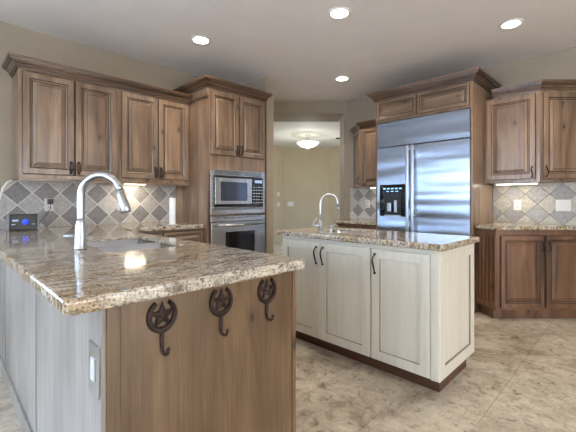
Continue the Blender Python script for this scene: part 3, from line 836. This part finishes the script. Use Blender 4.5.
plate('steel framed switch plate on the back of the peninsula near the corner', (PX0-.0105, PY0+.046, .690), -PI/2, .082, .145, 'switch', 1, mat=M['steel'])
plate('tall white outlet on the end panel of the cream island', (2.405, .8545, .745), 0, .07, .115)
hx, hy = rd(.07, 9.699)
plate('small white switch plate on the olive hall wall', (hx, hy, 1.06), -PI/4, .165, .118, 'switch', 3)
q0 = rd(-.27, 9.49)
angh = math.atan2(rd(-.14,9.7)[1]-rd(-.42,9.25)[1], rd(-.14,9.7)[0]-rd(-.42,9.25)[0])
qn = (q0[0]+.01*math.sin(angh), q0[1]-.01*math.cos(angh))
plate('white thermostat plate high on the left hall wall', (qn[0], qn[1], 1.33), angh, .12, .12, 'switch', 1)
plate('white switch plate low on the left hall wall', (qn[0], qn[1], 1.05), angh, .12, .118, 'switch', 2)

# charger + cable, radio, towel
ch = thing('phone_charger', 'black charger plugged into the left outlet with a thin cable', 'charger', (.752, YW-.022, 1.155))
MB().box(-.022, .022, -.035, -.0005, -.024, .024, .005).build('plug_body', M['black'], ch)
MB().tube([(0,-.02,-.024),(0,-.03,-.06),(-.03,-.03,-.12),(-.075,-.03,-.18),(-.10,-.03,-.225),(-.115,-.06,-.2365)], .0025, 8).build('cable', M['black'], ch)
ra_ = thing('clock_radio', 'black and silver clock radio with round blue display on the counter', 'radio', (.516, 3.66, .9155), 0)
MB().box(-.095,.095,-.03,.05,.004,.135,.006).build('body', M['black'], ra_)
MB().box(-.108,-.095,-.032,.052,0,.139,.003).build('side_cap', M['greyplast'], ra_)
MB().box(.095,.108,-.032,.052,0,.139,.003).build('side_cap', M['greyplast'], ra_)
MB().lathe([(0,.003),(.020,.003),(.025,0),(0,0)], seg=28).build('round_display', M['bluelcd'], ra_, (.012,-.0302,.072), (PI/2,0,0))
for q_ in ((-.075,-.035,.078,.092),(-.080,-.055,.050,.056),(.055,.080,.050,.054)): MB().box(q_[0],q_[1],-.0325,-.0302,q_[2],q_[3]).build('display', M['cyanlcd'], ra_)
pt = thing('paper_towel_roll', 'white paper towel roll standing on the counter by the oven cabinet', 'paper towel', (1.70, 3.36, .9155))
MB().lathe([(0,0),(.05,0),(.05,.006),(.008,.008),(0,.008)]).build('base', M['chrome'], pt)
MB().lathe([(.008,.009),(.030,.009),(.031,.012),(.031,.272),(.030,.275),(.008,.275)]).build('roll', M['paper'], pt)
MB().lathe([(0,.276),(.006,.276),(.008,.286),(0,.292)]).build('finial', M['chrome'], pt)

# ------------------------------------------------------------------ island
IX0, IX1, IY0, IY1 = 2.085, 2.665, .828, 2.150
il = thing('kitchen_island', 'cream painted island cabinet with three shaker doors on a brown toe kick', 'cabinet', (IX0, IY1, 0), -PI/2)
IW = IY1-IY0; ID = IX1-IX0
b = MB(); b.box(0, IW-.012, 0, ID, .105, .60, 0); b.box(0, IW-.012, 0, .095, .60, .873); b.box(0, IW-.012, .47, ID, .60, .873); b.box(0, .12, .095, .47, .60, .873); b.box(.70, IW-.012, .095, .47, .60, .873)
b.build('body', M['cream'], il)
tk = MB(); tk.box(.03, IW-.035, .080, ID-.03, 0, .104); tk.build('toe_kick', M['toe'], il)
# quarter round base shoe
for (a, c_, hs_, s) in ((.018, .423, 'r', 0), (.428, .864, 'l', 1), (.873, IW-.052, 'l', 2)):
    st = flatp(.062)
    d = door(il, a, .110, c_-a, .735, st, CR2)
    wavy_handle(d, (c_-a-.030) if hs_ == 'r' else .030, -.020, .575, .125)
MB().box(IW-.048, IW-.012, -.018, -.001, .106, .873, .002).build('corner_stile', M['cream'], il)
# end panel (faces -Y world): local +x side
e_ = ring_panel(ID+.016, .765, flatp(.075), CR2).build('end_panel', CR2, il, (IW-.012, -.016, .107), (0,0,PI/2))
isl = slab(fillet([(2.030,.788),(2.680,.788),(2.680,2.178),(2.030,2.178)], [.015]*4), .915, .040, .012).build('countertop', M['granite'])
cut(isl, MB().prism(fillet([(2.22,1.50),(2.55,1.50),(2.55,1.92),(2.22,1.92)], [.05]*4), .80, 1.0))
tag(isl, 'tan granite countertop on top of the cream island', 'countertop')
sk = thing('prep_sink', 'small stainless prep sink sunk in the island counter', 'sink', (2.385, 1.71, .70))
mb = MB(); bowl(mb, 2.224, 2.546, 1.504, 1.916, .900, .186, rim=.003); mb.xf(Matrix.Translation((-2.385,-1.71,-.70))).build('bowl', M['sinksteel'], sk)
MB().lathe([(0,.016),(.03,.016),(.04,.0145)], (0,0,0)).build('drain', M['chrome'], sk)
fa = thing('island_faucet', 'slim nickel gooseneck faucet with side lever on the island counter', 'faucet', (2.125, 1.765, .9155))
MB().lathe([(0,0),(.026,0),(.026,.006),(.018,.010),(.017,.085),(.013,.095),(0,.095)]).build('base', M['chrome'], fa)
arc = [(0,0,.08),(0,0,.15),(0,0,.20)]
ux, uy = .80, -.60; ra = .068; zc = .232
for k in range(17):
    a = PI - PI*k/16; arc.append((ux*(ra+ra*math.cos(a)), uy*(ra+ra*math.cos(a)), zc+ra*math.sin(a)))
arc.append((ux*(2*ra+.004), uy*(2*ra+.004), zc-.03))
MB().tube(arc, .0085, 12).build('gooseneck', M['chrome'], fa)
MB().tube([arc[-1], (ux*(2*ra+.006), uy*(2*ra+.006), zc-.055)], [.011,.013], 12).build('spout_tip', M['chrome'], fa)
lv = MB().tube([(0,0,.055),(-.03,.035,.055),(-.045,.05,.060)], [.012,.010,.010], 10); lv.tube([(-.04,.045,.06),(-.036,.04,.085),(-.02,.02,.115)], [.009,.006,.005], 10)
lv.build('lever', M['chrome'], fa)
sd = thing('soap_dispenser', 'short nickel soap pump beside the island faucet', 'soap dispenser', (2.13, 1.665, .9155))
MB().lathe([(0,0),(.020,0),(.020,.005),(.011,.010),(.011,.045),(.014,.050),(.014,.060),(0,.062)]).build('base', M['chrome'], sd)
MB().tube([(0,0,.055),(.02,-.015,.062),(.045,-.034,.058)], .006, 10).build('nozzle', M['chrome'], sd)

# ------------------------------------------------------------------ lights on the ceiling
for (r_, d_, lab) in ((-.843, 3.41, 'lit recessed ceiling light nearest the left wall cabinets'),
                      (.427, 2.918, 'lit recessed ceiling light at top centre, over the gap between peninsula and island'),
                      (.689, 4.49, 'lit recessed ceiling light farthest back, in front of the hall opening'),
                      (1.964, 3.10, 'lit recessed ceiling light at upper right near the refrigerator surround')):
    x, y = rd(r_, d_)
    c_ = thing('recessed_light', lab, 'ceiling light', (x, y, CE), 0, 'recessed ceiling lights')
    MB().lathe([(.072,-.001),(.098,-.001),(.098,-.006),(.088,-.010),(.072,-.006)]).build('trim_ring', M['trimwhite'], c_)
    MB().lathe([(0,-.004),(.072,-.004),(.072,-.002),(0,-.002)]).build('lens', M['lens'], c_)
    l = bpy.data.lights.new('can_or_fill_lamp', 'SPOT'); l.energy = CAN_W; l.color = WARM; l.spot_size = math.radians(140); l.spot_blend = .8; l.shadow_soft_size = .07
    o = bpy.data.objects.new('can_or_fill_lamp', l); C.objects.link(o); o.location = (x, y, CE-.03)
# added general lamps in the unseen room behind the camera, without fixtures
for (x, y) in ((-1.6, -1.2), (-1.6, 1.6), (1.6, -1.5)):
    l = bpy.data.lights.new('can_or_fill_lamp', 'SPOT'); l.energy = CAN_W; l.color = WARM; l.spot_size = math.radians(150); l.spot_blend = .8; l.shadow_soft_size = .08
    o = bpy.data.objects.new('can_or_fill_lamp', l); C.objects.link(o); o.location = (x, y, CE-.03)
# under cabinet strips
def strip(label, loc, rz, L_, power):
    t_ = thing('under_cabinet_light', label, 'light', loc, rz, None)
    MB().box(-L_/2-.01, L_/2+.01, -.03, .03, -.012, -.001, .002).build('housing', M['trimwhite'], t_)
    MB().box(-L_/2, L_/2, -.024, .024, -.017, -.0125, .001).build('lens', M['ucl'], t_)
    l = bpy.data.lights.new('strip_lamp', 'AREA'); l.shape = 'RECTANGLE'; l.size = L_; l.size_y = .04; l.energy = power; l.color = (1,.88,.66)
    o = bpy.data.objects.new('strip_lamp', l); C.objects.link(o); o.parent = t_; o.location = (0,0,-.020)
strip('lit strip light under the left wall cabinets, behind the faucet', (1.50, 3.80, UZ0-.001), 0, .20, 1.3)
strip('lit strip light under the wall cabinet right of the refrigerator', (4.36, .93, UZ0-.001), -PI/2, .36, 1.3)
strip('lit strip light under the small cabinet left of the refrigerator', (4.36, 2.58, UZ0-.001), -PI/2, .22, .9)
# hall light
x, y = rd(.447, 7.87)
hl = thing('hall_ceiling_light', 'semi flush bowl ceiling light glowing in the hall', 'ceiling light', (x, y, 2.62))
MB().lathe([(0,0),(.065,0),(.065,-.015),(.02,-.03),(0,-.03)]).build('canopy', M['chrome'], hl)
MB().tube([(0,0,-.02),(0,0,-.29)], .009, 10).build('stem', M['chrome'], hl)
for k in range(3):
    a = 2*PI*k/3; MB().tube([(0,0,-.13),(.11*math.cos(a),.11*math.sin(a),-.15),(.225*math.cos(a),.225*math.sin(a),-.175)], .005, 8).build('arm', M['chrome'], hl)
MB().lathe([(.25,-.165),(.245,-.18),(.20,-.22),(.12,-.26),(.04,-.278),(0,-.28),(0,-.272),(.12,-.25),(.19,-.212),(.238,-.168)]).build('glass_bowl', M['bowl'], hl)
MB().lathe([(0,-.281),(.012,-.283),(.012,-.295),(0,-.305)]).build('finial', M['chrome'], hl)
l = bpy.data.lights.new('hall_lamp', 'POINT'); l.energy = 27; l.color = (1,.95,.86); l.shadow_soft_size = .12
o = bpy.data.objects.new('hall_lamp', l); C.objects.link(o); o.location = (x, y, 2.62-.36)
x, y = rd(1.22, 8.2)
vt = thing('ceiling_vent', 'small dark ceiling vent in the hall right of the bowl light', 'vent', (x, y, 2.62), -PI/4)
MB().box(-.13,.13,-.10,.10,-.012,-.001,.002).build('frame', M['trimwhite'], vt)
g = MB()
for k in range(7): g.box(-.11,.11,-.08+k*.025,-.068+k*.025,-.016,-.0125)
g.build('grille', M['slot'], vt)
